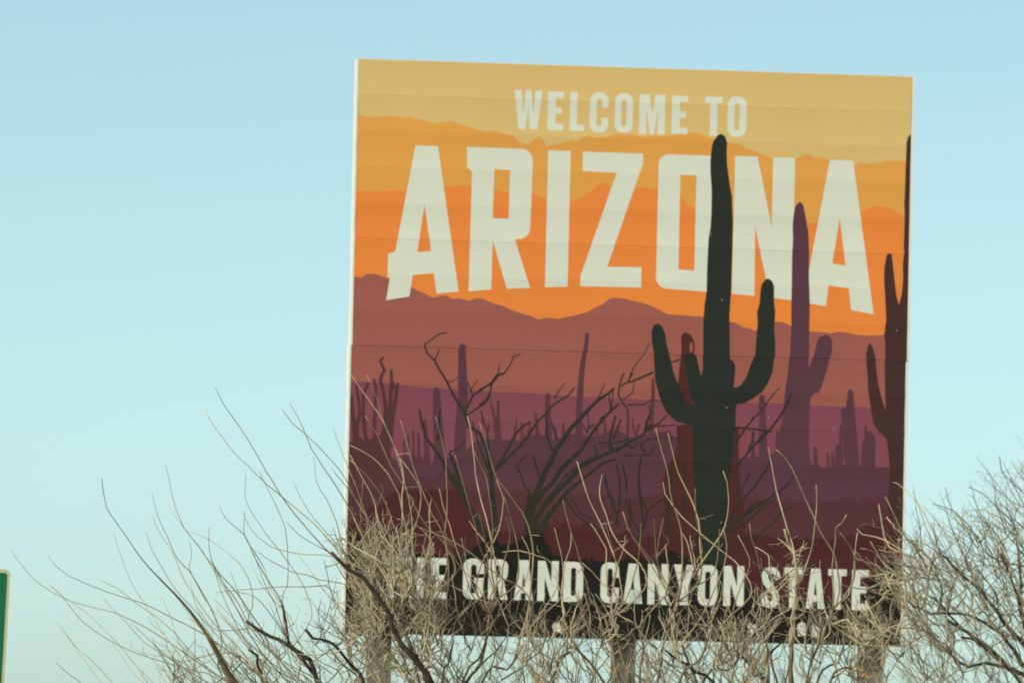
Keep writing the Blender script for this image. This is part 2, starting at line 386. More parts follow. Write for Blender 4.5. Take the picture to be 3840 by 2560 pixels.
# leafless branches in near black
BK = 'black'
for fn, pts, w0, w1 in (
    (c3, ((855,722),(800,728),(735,775),(682,815),(715,890),(765,935),(800,1000),(860,1100),(900,1180),(950,1270),(1000,1345),(1030,1450)), 5, 13),
    (c5, ((1030,85),(1110,130),(1170,250),(1200,420),(1225,700),(1240,900),(1230,1100)), 12, 30),
    (c3, ((800,850),(785,900),(765,935)), 5, 7), (c3, ((945,1065),(900,1098),(865,1100)), 4, 6),
    (c3, ((1430,890),(1375,905),(1350,970),(1300,1040),(1255,1055),(1215,1110),(1120,1160),(1060,1210),(1020,1290),(1000,1345)), 5, 11),
    (c3, ((1262,960),(1262,1020),(1245,1060)), 4, 6), (c3, ((1210,1110),(1190,1220),(1150,1270),(1060,1330),(1000,1370)), 6, 9),
    (c3, ((1020,1100),(1050,1180),(1060,1210)), 5, 7), (c3, ((1095,1090),(1060,1140),(1045,1170)), 4, 5),
    (p1, ((1300,240),(1310,330),(1370,520),(1390,660),(1500,800),(1600,940),(1680,1080),(1760,1250),(1850,1400),(1980,1568)), 7, 20),
    (p1, ((2000,720),(1890,850),(1770,890)), 5, 9), (p1, ((1620,240),(1600,420),(1600,560),(1580,700)), 9, 12),
    (p1, ((2110,420),(2180,640),(2260,900),(2352,1150)), 7, 10), (p1, ((2250,260),(2290,450),(2352,560)), 7, 9),
    (p1, ((1760,900),(1880,1200),(1990,1568)), 12, 18),
    (c5, ((900,450),(1000,640),(1090,800),(1180,960)), 16, 26), (c5, ((1190,60),(1175,140),(1190,260)), 5, 8),
    (p2, ((300,0),(200,20),(140,110),(0,215)), 5, 9), (p2, ((130,110),(130,210),(80,320),(0,370)), 6, 9),
    (p2, ((1010,120),(930,210),(880,290)), 4, 7), (p2, ((1115,170),(1040,270),(950,320),(850,390),(780,480),(690,560),(600,690),(500,830),(400,930),(250,1080),(190,1130)), 6, 14),
    (p2, ((1580,190),(1500,250),(1390,320),(1290,420),(1200,520),(1080,640),(1000,760),(900,900),(830,1050),(760,1190),(680,1380),(600,1530),(550,1700),(590,1930)), 10, 34),
    (p2, ((1580,185),(1540,215)), 14, 10), (p2, ((1475,120),(1430,210),(1390,310)), 4, 7),
    (p2, ((1700,0),(1660,80),(1640,170),(1630,260),(1680,350),(1740,430),(1745,560),(1735,780)), 7, 8),
    (p2, ((1800,0),(1740,110),(1640,165)), 6, 8), (p2, ((2040,0),(1810,100),(1740,110)), 5, 7), (p2, ((1815,100),(1800,230),(1690,310)), 4, 6),
    (p2, ((1520,230),(1530,330),(1540,440)), 6, 8), (p2, ((1570,230),(1545,440)), 5, 7),
    (p2, ((1640,360),(1550,440),(1450,540),(1370,640),(1300,740),(1200,900),(1080,1010),(960,1130),(860,1290),(740,1400),(640,1540),(590,1720),(620,1930)), 9, 30),
    (p2, ((780,500),(790,600),(790,740),(840,880),(880,960)), 9, 11), (p2, ((840,560),(870,680),(920,780)), 6, 9),
    (p2, ((1270,450),(1280,560),(1270,700)), 5, 7), (p2, ((1210,600),(1260,700)), 5, 7), (p2, ((1470,500),(1420,540),(1440,590)), 9, 9), (p2, ((1340,600),(1290,650)), 9, 11),
    (p2, ((2110,325),(2000,325),(1940,370),(1740,375)), 5, 7), (p2, ((1990,380),(2010,460),(1970,560),(1950,680)), 6, 16),
    (p2, ((2200,500),(2100,600),(1990,660),(1900,740),(1780,800),(1700,860),(1560,920),(1380,1000),(1200,1090),(1060,1250),(900,1400),(760,1560),(670,1720),(640,1930)), 7, 28),
    (p2, ((2040,620),(1980,650)), 22, 22), (p2, ((2300,610),(2100,630)), 5, 8), (p2, ((2350,770),(2130,760),(1950,790),(1890,860),(1950,950)), 5, 8),
    (p2, ((1600,500),(1560,640),(1530,790),(1540,950)), 9, 12), (p2, ((1800,530),(1800,650),(1840,740),(1870,600)), 5, 6), (p2, ((1660,540),(1620,660),(1570,780)), 8, 10),
    (p2, ((2050,860),(2000,960),(1850,975),(1700,970)), 7, 9), (p2, ((1390,820),(1560,830),(1740,790)), 7, 9), (p2, ((1340,850),(1380,950),(1370,1010)), 6, 8),
    (p2, ((590,570),(480,650),(400,750),(340,880),(260,1010),(190,1120)), 8, 12), (p2, ((580,580),(600,680)), 5, 6),
    (p2, ((580,960),(500,1010),(430,1090),(480,1180),(520,1310),(580,1400)), 5, 9), (p2, ((620,960),(660,1080),(710,1220)), 6, 10),
    (p2, ((1600,1060),(1640,1200),(1650,1400),(1640,1568),(1600,1780)), 7, 12), (p2, ((1680,1080),(1720,1250),(1730,1420)), 9, 10), (p2, ((1890,1000),(1870,1200),(1870,1400),(1900,1568),(1930,1800)), 7, 12),
    (p2, ((1470,1180),(1500,1350),(1580,1530)), 6, 9), (p2, ((1600,1010),(1450,1060),(1300,1180),(1150,1300),(1000,1430),(900,1568),(770,1720),(670,1930)), 8, 26),
    (p2, ((1500,950),(1300,1010),(1120,1120),(1000,1220)), 8, 10), (p2, ((1400,1110),(1240,1230),(1080,1330)), 7, 9), (p2, ((1020,1160),(1070,1290)), 7, 8), (p2, ((1720,830),(1600,930),(1540,860)), 11, 13), (p2, ((1880,800),(1800,890),(1740,840)), 7, 8),
    (p2, ((580,1400),(560,1600),(580,1900)), 9, 20), (p2, ((1080,1330),(860,1600),(700,1930)), 9, 22), (p2, ((1000,1220),(800,1480),(620,1800)), 9, 20),
    (c5, ((1780,640),(1850,750),(1960,850),(2050,900)), 7, 10), (c5, ((2080,480),(2110,620),(2160,730),(2200,850)), 7, 9), (c5, ((2240,640),(2280,780),(2260,900)), 7, 10), (c5, ((1820,640),(1900,760),(1990,800)), 6, 8), (c5, ((2150,740),(2080,840),(2050,900)), 6, 8),
    (c4, ((0,1070),(30,1000),(110,890),(155,800)), 6, 4), (c4, ((190,1020),(60,1080),(0,1105)), 5, 7), (c4, ((330,950),(390,930)), 8, 8),
    (c4, ((1165,1145),(1110,1200),(1050,1290),(960,1390),(890,1470),(830,1568)), 4, 11), (c4, ((1255,1190),(1220,1280),(1160,1380),(1090,1470),(1000,1568)), 10, 11),
    (c4, ((1100,1485),(950,1465),(830,1455)), 8, 9), (c4, ((960,1370),(935,1420)), 5, 7),
    (c6, ((1060,120),(960,240),(900,310),(830,400)), 9, 12), (c6, ((960,120),(950,200),(900,320)), 6, 8),
    (c6, ((1100,310),(1060,420),(960,560),(850,680),(750,870)), 7, 14), (c6, ((1300,430),(1220,540),(1100,630),(950,730),(760,880)), 6, 15),
    (c6, ((1180,600),(1050,700),(900,830),(770,900)), 6, 12), (c6, ((1260,700),(1180,750),(1100,840),(980,940),(780,960)), 6, 10), (c6, ((940,430),(880,560),(800,640)), 6, 9), (c6, ((1100,630),(960,690),(800,860)), 6, 10),
    (c6, ((90,330),(75,480),(90,620),(140,740),(210,680),(270,640)), 7, 9), (c6, ((0,640),(20,800),(80,900)), 7, 9), (c6, ((140,740),(120,860),(60,960)), 9, 14), (c6, ((330,400),(330,560),(300,720),(310,900)), 8, 12), (c6, ((420,350),(440,560),(420,760)), 8, 12), (c6, ((240,760),(300,860),(290,980)), 8, 12)):
    stroke(fn(*pts), w0 * 0.85, w1 * 0.82, 14, 'branch')
# the black saguaro
shape(c2((705,665),(740,685),(757,740),(752,800),(755,900),(765,980),(775,1060),(792,1150),(795,1250),(800,1350)) + c4((797,0),(790,250),(785,400),(772,600),(775,750),(775,890),(785,930),(805,940),(820,970),(822,1020),(808,1140),(830,1145),(870,1120),(910,1060),(940,970),(970,900),(980,760),(990,650),(985,560),(1005,500),(1012,400),(1020,350),(1050,310),(1075,302),(1105,325),(1118,370),(1118,480),(1127,560),(1118,700),(1128,800),(1125,900),(1110,1030),(1070,1120),(1030,1180),(960,1230),(900,1265),(830,1278),(825,1350),(822,1480))
      + c6((805,150),(800,300),(780,430),(770,600),(750,800),(745,950),(740,1200),(525,1200),(520,1000),(515,800),(505,600),(495,300),(490,70)) + c4((400,1420),(360,1405),(290,1340),(245,1250),(215,1150),(200,1080),(190,900),(172,800),(168,720),(180,670),(215,650),(250,670),(275,730),(290,830),(320,930),(345,1030),(375,1110),(410,1200),(440,1265),(490,1295),(503,1272),(467,1200),(465,1130),(445,1060),(430,960),(425,910),(445,880),(490,880),(520,900),(535,970),(558,1060),(570,1000),(568,800),(570,620),(580,500),(595,400),(600,200),(610,0))
      + c2((625,1400),(632,1300),(635,1100),(625,980),(625,880),(635,770),(650,720),(680,680)), 15, BK, ('saguaro_silhouette', 0))
# black foot of the picture
hill(jag(c5((90,830),(130,900),(200,960),(320,1020),(600,1070),(860,1090),(1000,1080),(1100,1000),(1180,930),(1300,1000),(1420,960),(1500,900),(1600,940),(1680,1060),(1800,1110),(2000,1130),(2200,1120))
   + c6((0,1110),(200,1100),(330,1050),(480,1120),(760,1160),(900,1300),(1000,1400),(1200,1440),(1500,1455),(1750,1445),(1850,1300),(1950,1180),(2110,1120)), 10, 14), 20, 'foot')

# --- palette of the printed sheeting
EXPECT = {
    'sand': (208, 179, 112), 'golden': (215, 154, 72), 'orange': (223, 131, 60), 'mauve': (150, 90, 78), 'purple': (126, 71, 83),
    'dusk': (89, 57, 66), 'umber': (84, 53, 55), 'violet': (88, 58, 66), 'wine': (85, 52, 58), 'maroon': (76, 42, 43), 'rust': (76, 44, 40), 'brown': (70, 48, 45),
    'black': (44, 48, 43), 'foot': (36, 35, 31), 'branch': (50, 49, 44), 'letter': (206, 212, 190)}
ILLUM = (1.10, 1.10, 0.95)                 # light on the face for a white sheet
VEIL = 0.009                              # gloss the sheeting adds
MATS = {}
for k, v in EXPECT.items():
    lin = srgb(*v)
    alb = tuple(max(0.006, (c - VEIL) / i) for c, i in zip(lin, ILLUM))
    MATS[k] = new_mat('sheeting_' + k, alb, rough=0.5, spec=0.22, noise=1.3, noise_amt=0.02)

# --- cut the picture along the planks and lay it on them
verts, faces, info = [], [], []
def add_face(poly, meta):
    xy = []
    for p in poly:
        if not xy or (abs(p[0] - xy[-1][0]) + abs(p[1] - xy[-1][1])) > 5e-4:
            xy.append(p)
    if len(xy) > 2 and abs(xy[0][0] - xy[-1][0]) + abs(xy[0][1] - xy[-1][1]) < 5e-4:
        xy.pop()
    if len(xy) < 3:
        return
    area = sum(xy[i - 1][0] * xy[i][1] - xy[i][0] * xy[i - 1][1] for i in range(len(xy)))
    if abs(area) < 1e-7:
        return
    if area < 0:
        xy.reverse()
    b = len(verts)
    verts.extend(Vector(p) for p in xy)
    faces.append(list(range(b, b + len(xy))))
    info.append(meta)
CUTS = [0.0, 0.07, 0.35, 0.65, 0.93, 1.0]
for i in range(NPL):
    for s0, s1 in zip(CUTS, CUTS[1:]):
        z0 = (i + s0) * PH; z1 = (i + s1) * PH
        add_face([(0, z0), (SW, z0), (SW, z1), (0, z1)], ('plank', i))
for poly, layer, colour, part, hole in SHAPES:
    add_face([face_xy(p) for p in poly], ('shape', layer, colour, part, hole))
vo, eo, fo, ov, oe, of = delaunay_2d_cdt(verts, [], faces, 1, 1e-6, True)

A_DISH = 0.0056
AMP = [rng.uniform(0.45, 1.15) for _ in range(NPL)]
def dish(i, z):
    s = min(1.0, max(0.0, z / PH - i))
    tilt = TILT[i]
    y = A_DISH * AMP[i] * (1 - (2 * s - 1) ** 2) + tilt * (s - 0.5) * PH
    k = min(1.0, s / 0.07, (1 - s) / 0.07)                      # rolled plank edges
    dy = ((A_DISH * AMP[i] * (-4) * (2 * s - 1)) / PH + tilt) * (0.15 + 0.85 * k)
    nrm = Vector((0.0, -1.0, dy)).normalized()
    return y, nrm
TILT = [rng.uniform(-0.008, 0.008) for _ in range(NPL)]
SLIP = lambda i: HALF_SLIP * 0.5 if i >= NPL // 2 else -HALF_SLIP * 0.5

cells = {}                               # part key -> list of (tri, colour, plank)
for f, ids in zip(fo, of):
    pl, best = None, (-1, 'sand', None)
    holes = {(info[q][1], info[q][3], info[q][2]) for q in ids if info[q][0] == 'shape' and info[q][4]}
    for q in ids:
        t = info[q]
        if t[0] == 'plank':
            pl = t[1]
        elif not t[4] and t[1] > best[0] and (t[1], t[3], t[2]) not in holes:
            best = (t[1], t[2], t[3])
    if pl is None:
        continue
    key = best[2] if best[2] else ('plank', pl)
    cells.setdefault(key, []).append((tuple(f), best[1], pl))

sign = empty('welcome_sign', (0, 0, 0), 'large square welcome sign with a printed saguaro sunset on three steel posts', 'welcome sign')
metal = new_mat('aluminium_trim', (0.62, 0.63, 0.59), rough=0.45, spec=0.5, noise=3, noise_amt=0.05)
backm = new_mat('aluminium_back', (0.45, 0.45, 0.44), rough=0.5)

LETTERS = {0: 'A', 1: 'R', 2: 'I', 3: 'Z', 4: 'O', 5: 'N', 6: 'A'}
def face_mesh(name, key, extra=None):
    V, NR, Fc, FM, idx = [], [], [], [], {}
    mats, mi = [], {}
    for tri, colour, pl in cells.get(key, ()):
        if colour not in mi:
            mi[colour] = len(mats); mats.append(MATS[colour])
        q = []
        for v in tri:
            kk = (v, pl)
            if kk not in idx:
                x, z = vo[v]
                y, nr = dish(pl, z)
                idx[kk] = len(V)
                s_ = z / PH - pl
                gap = (0.002 if pl == NPL // 2 else 0.0) if s_ < 0.001 else (-(0.001 if pl == NPL // 2 - 1 else 0.0) if s_ > 0.999 else 0.0)
                V.append((x - SW / 2 + SLIP(pl), y, SZ + z + gap)); NR.append(nr)
            q.append(idx[kk])
        Fc.append(tuple(q)); FM.append(mi[colour])
    nfront = len(Fc)
    if extra:
        mats.append(backm)
        bv, bf = extra
        b = len(V)
        V += bv; NR += [Vector((0, 1, 0))] * len(bv)
        Fc += [tuple(i + b for i in q) for q in bf]
        FM += [len(mats) - 1] * len(bf)
    o = mesh_obj(name, V, Fc, mats, sign, fmat=FM)
    me = o.data
    me.polygons.foreach_set('use_smooth', [i < nfront for i in range(len(Fc))])
    ln = []
    for p in me.polygons:
        for li in p.loop_indices:
            ln.append(NR[me.loops[li].vertex_index] if p.index < nfront else p.normal.copy())
    me.normals_split_custom_set(ln)
    return o
for i in reversed(range(NPL)):
    dx = SLIP(i)
    z0, z1 = SZ + i * PH + 0.0001, SZ + (i + 1) * PH - 0.0001
    if i == NPL // 2: z0 += 0.001
    x0, x1 = -SW / 2 + dx, SW / 2 + dx
    # the aluminium plank behind its printed face: open-fronted tray
    bv, bf = box_data(x0, x1, 0.012, 0.05, z0, z1)
    face_mesh('plank', ('plank', i), (bv, bf))
for k in sorted(k for k in cells if k[0] == 'letter'):
    face_mesh('letter', k)
for k in sorted(k for k in cells if k[0] == 'saguaro_silhouette'):
    o = face_mesh('saguaro_silhouette', k)
    o['label'] = ['black three-armed printed saguaro', 'violet printed saguaro with one raised arm', 'dark brown printed saguaro at the right edge'][k[1]]

# edge trims, one per half on either side, and the frame behind
def trim(x0, x1, half):
    dx = HALF_SLIP * (0.9 if half else -0.9)
    z0 = SZ + (SH / 2 + 0.002 if half else -0.004); z1 = SZ + (SH + 0.006 if half else SH / 2 - 0.004)
    v, f = box_data(x0 + dx, x1 + dx, 0.001, 0.20, z0, z1)
    mesh_obj('edge_trim', v, f, metal, sign)
for half in (0, 1):
    trim(-SW / 2 - 0.018, -SW / 2 - 0.0015, half)
    trim(SW / 2 + 0.0015, SW / 2 + 0.024, half)
v, f = box_data(-SW / 2 - 0.0, SW / 2 + 0.0, 0.001, 0.14, SZ + SH + 0.0005, SZ + SH + 0.007)
mesh_obj('top_trim', v, f, metal, sign)
steel = new_mat('weathered_steel', (0.135, 0.13, 0.105), rough=0.75, spec=0.3, noise=9, noise_amt=0.3)
for z in (0.5, 1.5, 2.44, 3.5, 4.4):
    v, f = box_data(-SW / 2 + 0.1, SW / 2 - 0.1, 0.052, 0.10, SZ + z - 0.04, SZ + z + 0.04)
    mesh_obj('stringer', v, f, steel, sign)
for px in (1424, 2340, 3266):
    c = at(px, 2470, 0.2)
    w, d = 0.095, 0.2
    X, Y = c.x, 0.155
    parts = [box_data(X - w, X + w, Y, Y + 0.016, -0.3, SZ + SH - 0.2), box_data(X - 0.007, X + 0.007, Y + 0.016, Y + d - 0.016, -0.3, SZ + SH - 0.2), box_data(X - w, X + w, Y + d - 0.016, Y + d, -0.3, SZ + SH - 0.2)]
    v, f = join(parts)
    mesh_obj('post', v, f, steel, sign)

# stickers and bolt heads on the face
def sticker(pts, colour, name='sticker', label=None, y=-0.002):
    me_v = []
    for p in pts:
        x, z = face_xy(p)
        me_v.append((x - SW / 2, y, SZ + z))
    nn = len(me_v)
    V = me_v + [(a, b + 0.0015, c) for a, b, c in me_v]
    area = sum(V[i - 1][0] * V[i][2] - V[i][0] * V[i - 1][2] for i in range(nn))
    order = list(range(nn)) if area > 0 else list(range(nn))[::-1]
    Fc = [tuple(order), tuple(i + nn for i in reversed(order))] + [(order[i - 1], order[i - 1] + nn, order[i] + nn, order[i])[::-1] for i in range(nn)]
    o = mesh_obj(name, V, Fc, colour, sign)
    if label: o['label'] = label
    return o
st_w = new_mat('sticker_white', (0.50, 0.52, 0.45), rough=0.6, noise=45, noise_amt=0.45)
st_b = new_mat('sticker_blue', (0.16, 0.25, 0.42), rough=0.5, noise=60, noise_amt=0.2)
st_o = new_mat('sticker_red', (0.32, 0.12, 0.075), rough=0.6, noise=60, noise_amt=0.2)
st_g = new_mat('sticker_grey', (0.40, 0.46, 0.46), rough=0.5, noise=60, noise_amt=0.2)
sticker(kC((1752,1000),(1775,975),(1800,990),(1822,960),(1832,1005),(1870,1030),(1845,1050),(1850,1085),(1800,1060),(1770,1080)), st_w, label='torn white sticker at the foot of the picture')
sticker(kD((1570,1000),(1600,975),(1620,1000),(1648,990),(1660,1050),(1625,1060),(1630,1090),(1590,1070)), st_w, label='pale sticker at the foot of the picture')
sticker(kD((1425,1070),(1460,1065),(1475,1100),(1435,1115)), st_b, label='small blue sticker')
sticker(kE((125,1000),(170,965),(205,985),(215,1105),(130,1110)), st_w, label='white sticker, left one of a pair')
sticker(kE((265,1000),(290,985),(310,1010),(350,1035),(360,1060),(350,1115),(270,1118)), st_w, label='white sticker, right one of a pair')
sticker(kE((615,1080),(650,1065),(665,1100),(640,1135),(615,1125)), st_o, label='small orange red sticker')
sticker(kE((770,1090),(810,1075),(830,1115),(800,1140),(770,1130)), st_g, label='small bluish grey sticker')
sticker(kD((420,700),(470,640),(510,660),(520,760),(470,790),(420,770)), st_g, label='pale blue grey sticker on the A')
sticker(kB((1965,765),(1995,750),(2015,790),(2000,825),(1970,820)), st_w, label='round pale sticker at the left edge')
dotm = new_mat('bolt_zinc', (0.22, 0.20, 0.185), rough=0.6)
for p in c4((715,468),(110,710),(752,1300),(1078,1378),(1580,1470),(2070,705)) + c2((633,1445)) + c6((710,825)):
    sticker([(p[0] + 3.3 * math.cos(k * math.pi / 3), p[1] + 3.3 * math.sin(k * math.pi / 3)) for k in range(6)], dotm, 'bolt_head', y=-0.004)
# orange marker tag on the right post
c = at(3245, 2531, 0.14)
v, f = box_data(c.x - 0.03, c.x + 0.026, 0.146, 0.152, c.z - 0.019, c.z + 0.015)
mesh_obj('marker_tag', v, f, new_mat('tag_orange', (0.50, 0.22, 0.06), rough=0.6, noise=40, noise_amt=0.3), sign)['label'] = 'small orange tag on the right post'

# ------------------------------------------------------------------ green road sign whose corner shows at the left
YG = -3.0
green = new_mat('green_sheeting', (0.0, 0.115, 0.055), rough=0.5, spec=0.3, noise=2, noise_amt=0.04)
gborder = new_mat('pale_sheeting', (0.40, 0.44, 0.24), rough=0.5, noise=3, noise_amt=0.04)
galv = new_mat('galvanised_post', (0.35, 0.35, 0.33), rough=0.5, noise=20, noise_amt=0.15)
tr = at(40, 2134, YG)
gs = empty('road_sign', (tr.x - 1.3, YG, 0), 'green road sign with pale border, only its right edge in view', 'road sign')
W2, H2, RAD = 1.3, 1.5, 0.05
def rrect(hw, h, rad, inset):
    pts = []
    for cx, cz, a in ((hw - rad, h - rad, 0), (-hw + rad, h - rad, 90), (-hw + rad, rad, 180), (hw - rad, rad, 270)):
        for k in range(7):
            t = R(a + 15 * k)
            pts.append((cx + (rad - inset) * math.cos(t), cz + (rad - inset) * math.sin(t)))
    return pts
def slab(poly, y0, y1, z0):
    nn = len(poly)
    V = [(x, y0, z + z0) for x, z in poly] + [(x, y1, z + z0) for x, z in poly]
    return V, [tuple(range(nn))] + [tuple(range(2 * nn - 1, nn - 1, -1))] + [(i, i + nn, (i + 1) % nn + nn, (i + 1) % nn) for i in range(nn)]
zb2 = tr.z - H2
lean = 0.030
def leaned(vf):
    v, f = vf
    return [(x + (z - tr.z) * lean, y, z) for x, y, z in v], f
v, f = leaned(slab(rrect(W2, H2, RAD, 0), 0.0, 0.004, zb2))
mesh_obj('border', v, f, gborder, gs)
v, f = leaned(slab(rrect(W2, H2, RAD, 0.028), -0.004, -0.0005, zb2))
mesh_obj('panel', v, f, green, gs)
for sx in (-0.8, 0.8):
    v, f = box_data(sx - 0.04, sx + 0.04, 0.006, 0.08, -0.3, zb2 + H2 - 0.1)
    mesh_obj('post', *leaned((v, f)), galv, gs)

# ------------------------------------------------------------------ leafless desert trees
def bark(name, base, dark, scale, rough=0.8):
    m = bpy.data.materials.new(name)
    m.use_nodes = True
    n = m.node_tree
    bs = n.nodes['Principled BSDF']
    bs.inputs['Roughness'].default_value = rough
    bs.inputs['Specular IOR Level'].default_value = 0.25
    tc = n.nodes.new('ShaderNodeTexCoord')
    nz = n.nodes.new('ShaderNodeTexNoise')
    nz.inputs['Scale'].default_value = scale
    nz.inputs['Detail'].default_value = 6
    n.links.new(tc.outputs['Object'], nz.inputs['Vector'])
    cr = n.nodes.new('ShaderNodeValToRGB')
    cr.color_ramp.elements[0].position = 0.36; cr.color_ramp.elements[0].color = (*dark, 1)
    cr.color_ramp.elements[1].position = 0.62; cr.color_ramp.elements[1].color = (*base, 1)
    n.links.new(nz.outputs['Fac'], cr.inputs['Fac'])
    n.links.new(cr.outputs['Color'], bs.inputs['Base Color'])
    return m
TAN = bark('twig_tan', (0.47, 0.415, 0.275), (0.25, 0.22, 0.15), 7.0)
GREY = bark('twig_grey', (0.37, 0.34, 0.245), (0.19, 0.175, 0.13), 7.0)
WAND = bark('stem_tan', (0.44, 0.36, 0.215), (0.25, 0.20, 0.13), 2.5)
DRY = bark('twig_dark', (0.25, 0.21, 0.145), (0.10, 0.085, 0.065), 5.0)
BARK = bark('bark_dark', (0.085, 0.066, 0.05), (0.03, 0.024, 0.02), 14.0, 0.9)
MID = bark('bark_mid', (0.20, 0.155, 0.09), (0.075, 0.06, 0.042), 7.0, 0.9)

def catmull(pts, step):
    P = [pts[0] + (pts[0] - pts[1])] + list(pts) + [pts[-1] + (pts[-1] - pts[-2])]
    out = []
    for i in range(1, len(P) - 2):
        a, b, c, d = P[i - 1], P[i], P[i + 1], P[i + 2]
        k = max(1, int((c - b).length / step))
        for j in range(k):
            t = j / k
            out.append(0.5 * ((2 * b) + (c - a) * t + (2 * a - 5 * b + 4 * c - d) * t * t + (-a + 3 * b - 3 * c + d) * t ** 3))
    out.append(pts[-1].copy())
    return out

class Tubes:
    def __init__(self):
        self.v, self.f = [], []
    def add(self, pts, r0, r1, sides=3, jit=0.0, pw=1.0):
        """tube along pts, r0 at the first, r1 at the last, closed tips"""
        n = len(pts)
        if n < 2: return
        b0 = len(self.v)
        for i, p in enumerate(pts):
            t = (pts[min(i + 1, n - 1)] - pts[max(i - 1, 0)])
            if t.length < 1e-9: t = Vector((0, 0, 1))
            t.normalize()
            a = t.cross(Vector((0.31, 0.93, 0.2)))
            if a.length < 1e-3: a = t.cross(Vector((1, 0, 0)))
            a.normalize(); c = t.cross(a)
            r = (r0 + (r1 - r0) * (i / (n - 1)) ** pw) * (1 + jit * rng.uniform(-1, 1))
            for k in range(sides):
                g = 2 * math.pi * k / sides
                self.v.append(p + a * (r * math.cos(g)) + c * (r * math.sin(g)))
        for i in range(n - 1):
            for k in range(sides):
                a = b0 + i * sides + k; b = b0 + i * sides + (k + 1) % sides
                self.f.append((a, b, b + sides, a + sides))
        self.f.append(tuple(b0 + k for k in reversed(range(sides))))
        self.f.append(tuple(b0 + (n - 1) * sides + k for k in range(sides)))
    def build(self, name, mat, parent, origin, kind=None):
        o = mesh_obj(name, [v - origin for v in self.v], self.f, mat, parent, smooth=True)
        if kind: o['kind'] = kind
        return o

PXM = 70.0 / F_PX                        # about the metres of one photograph pixel at the trees

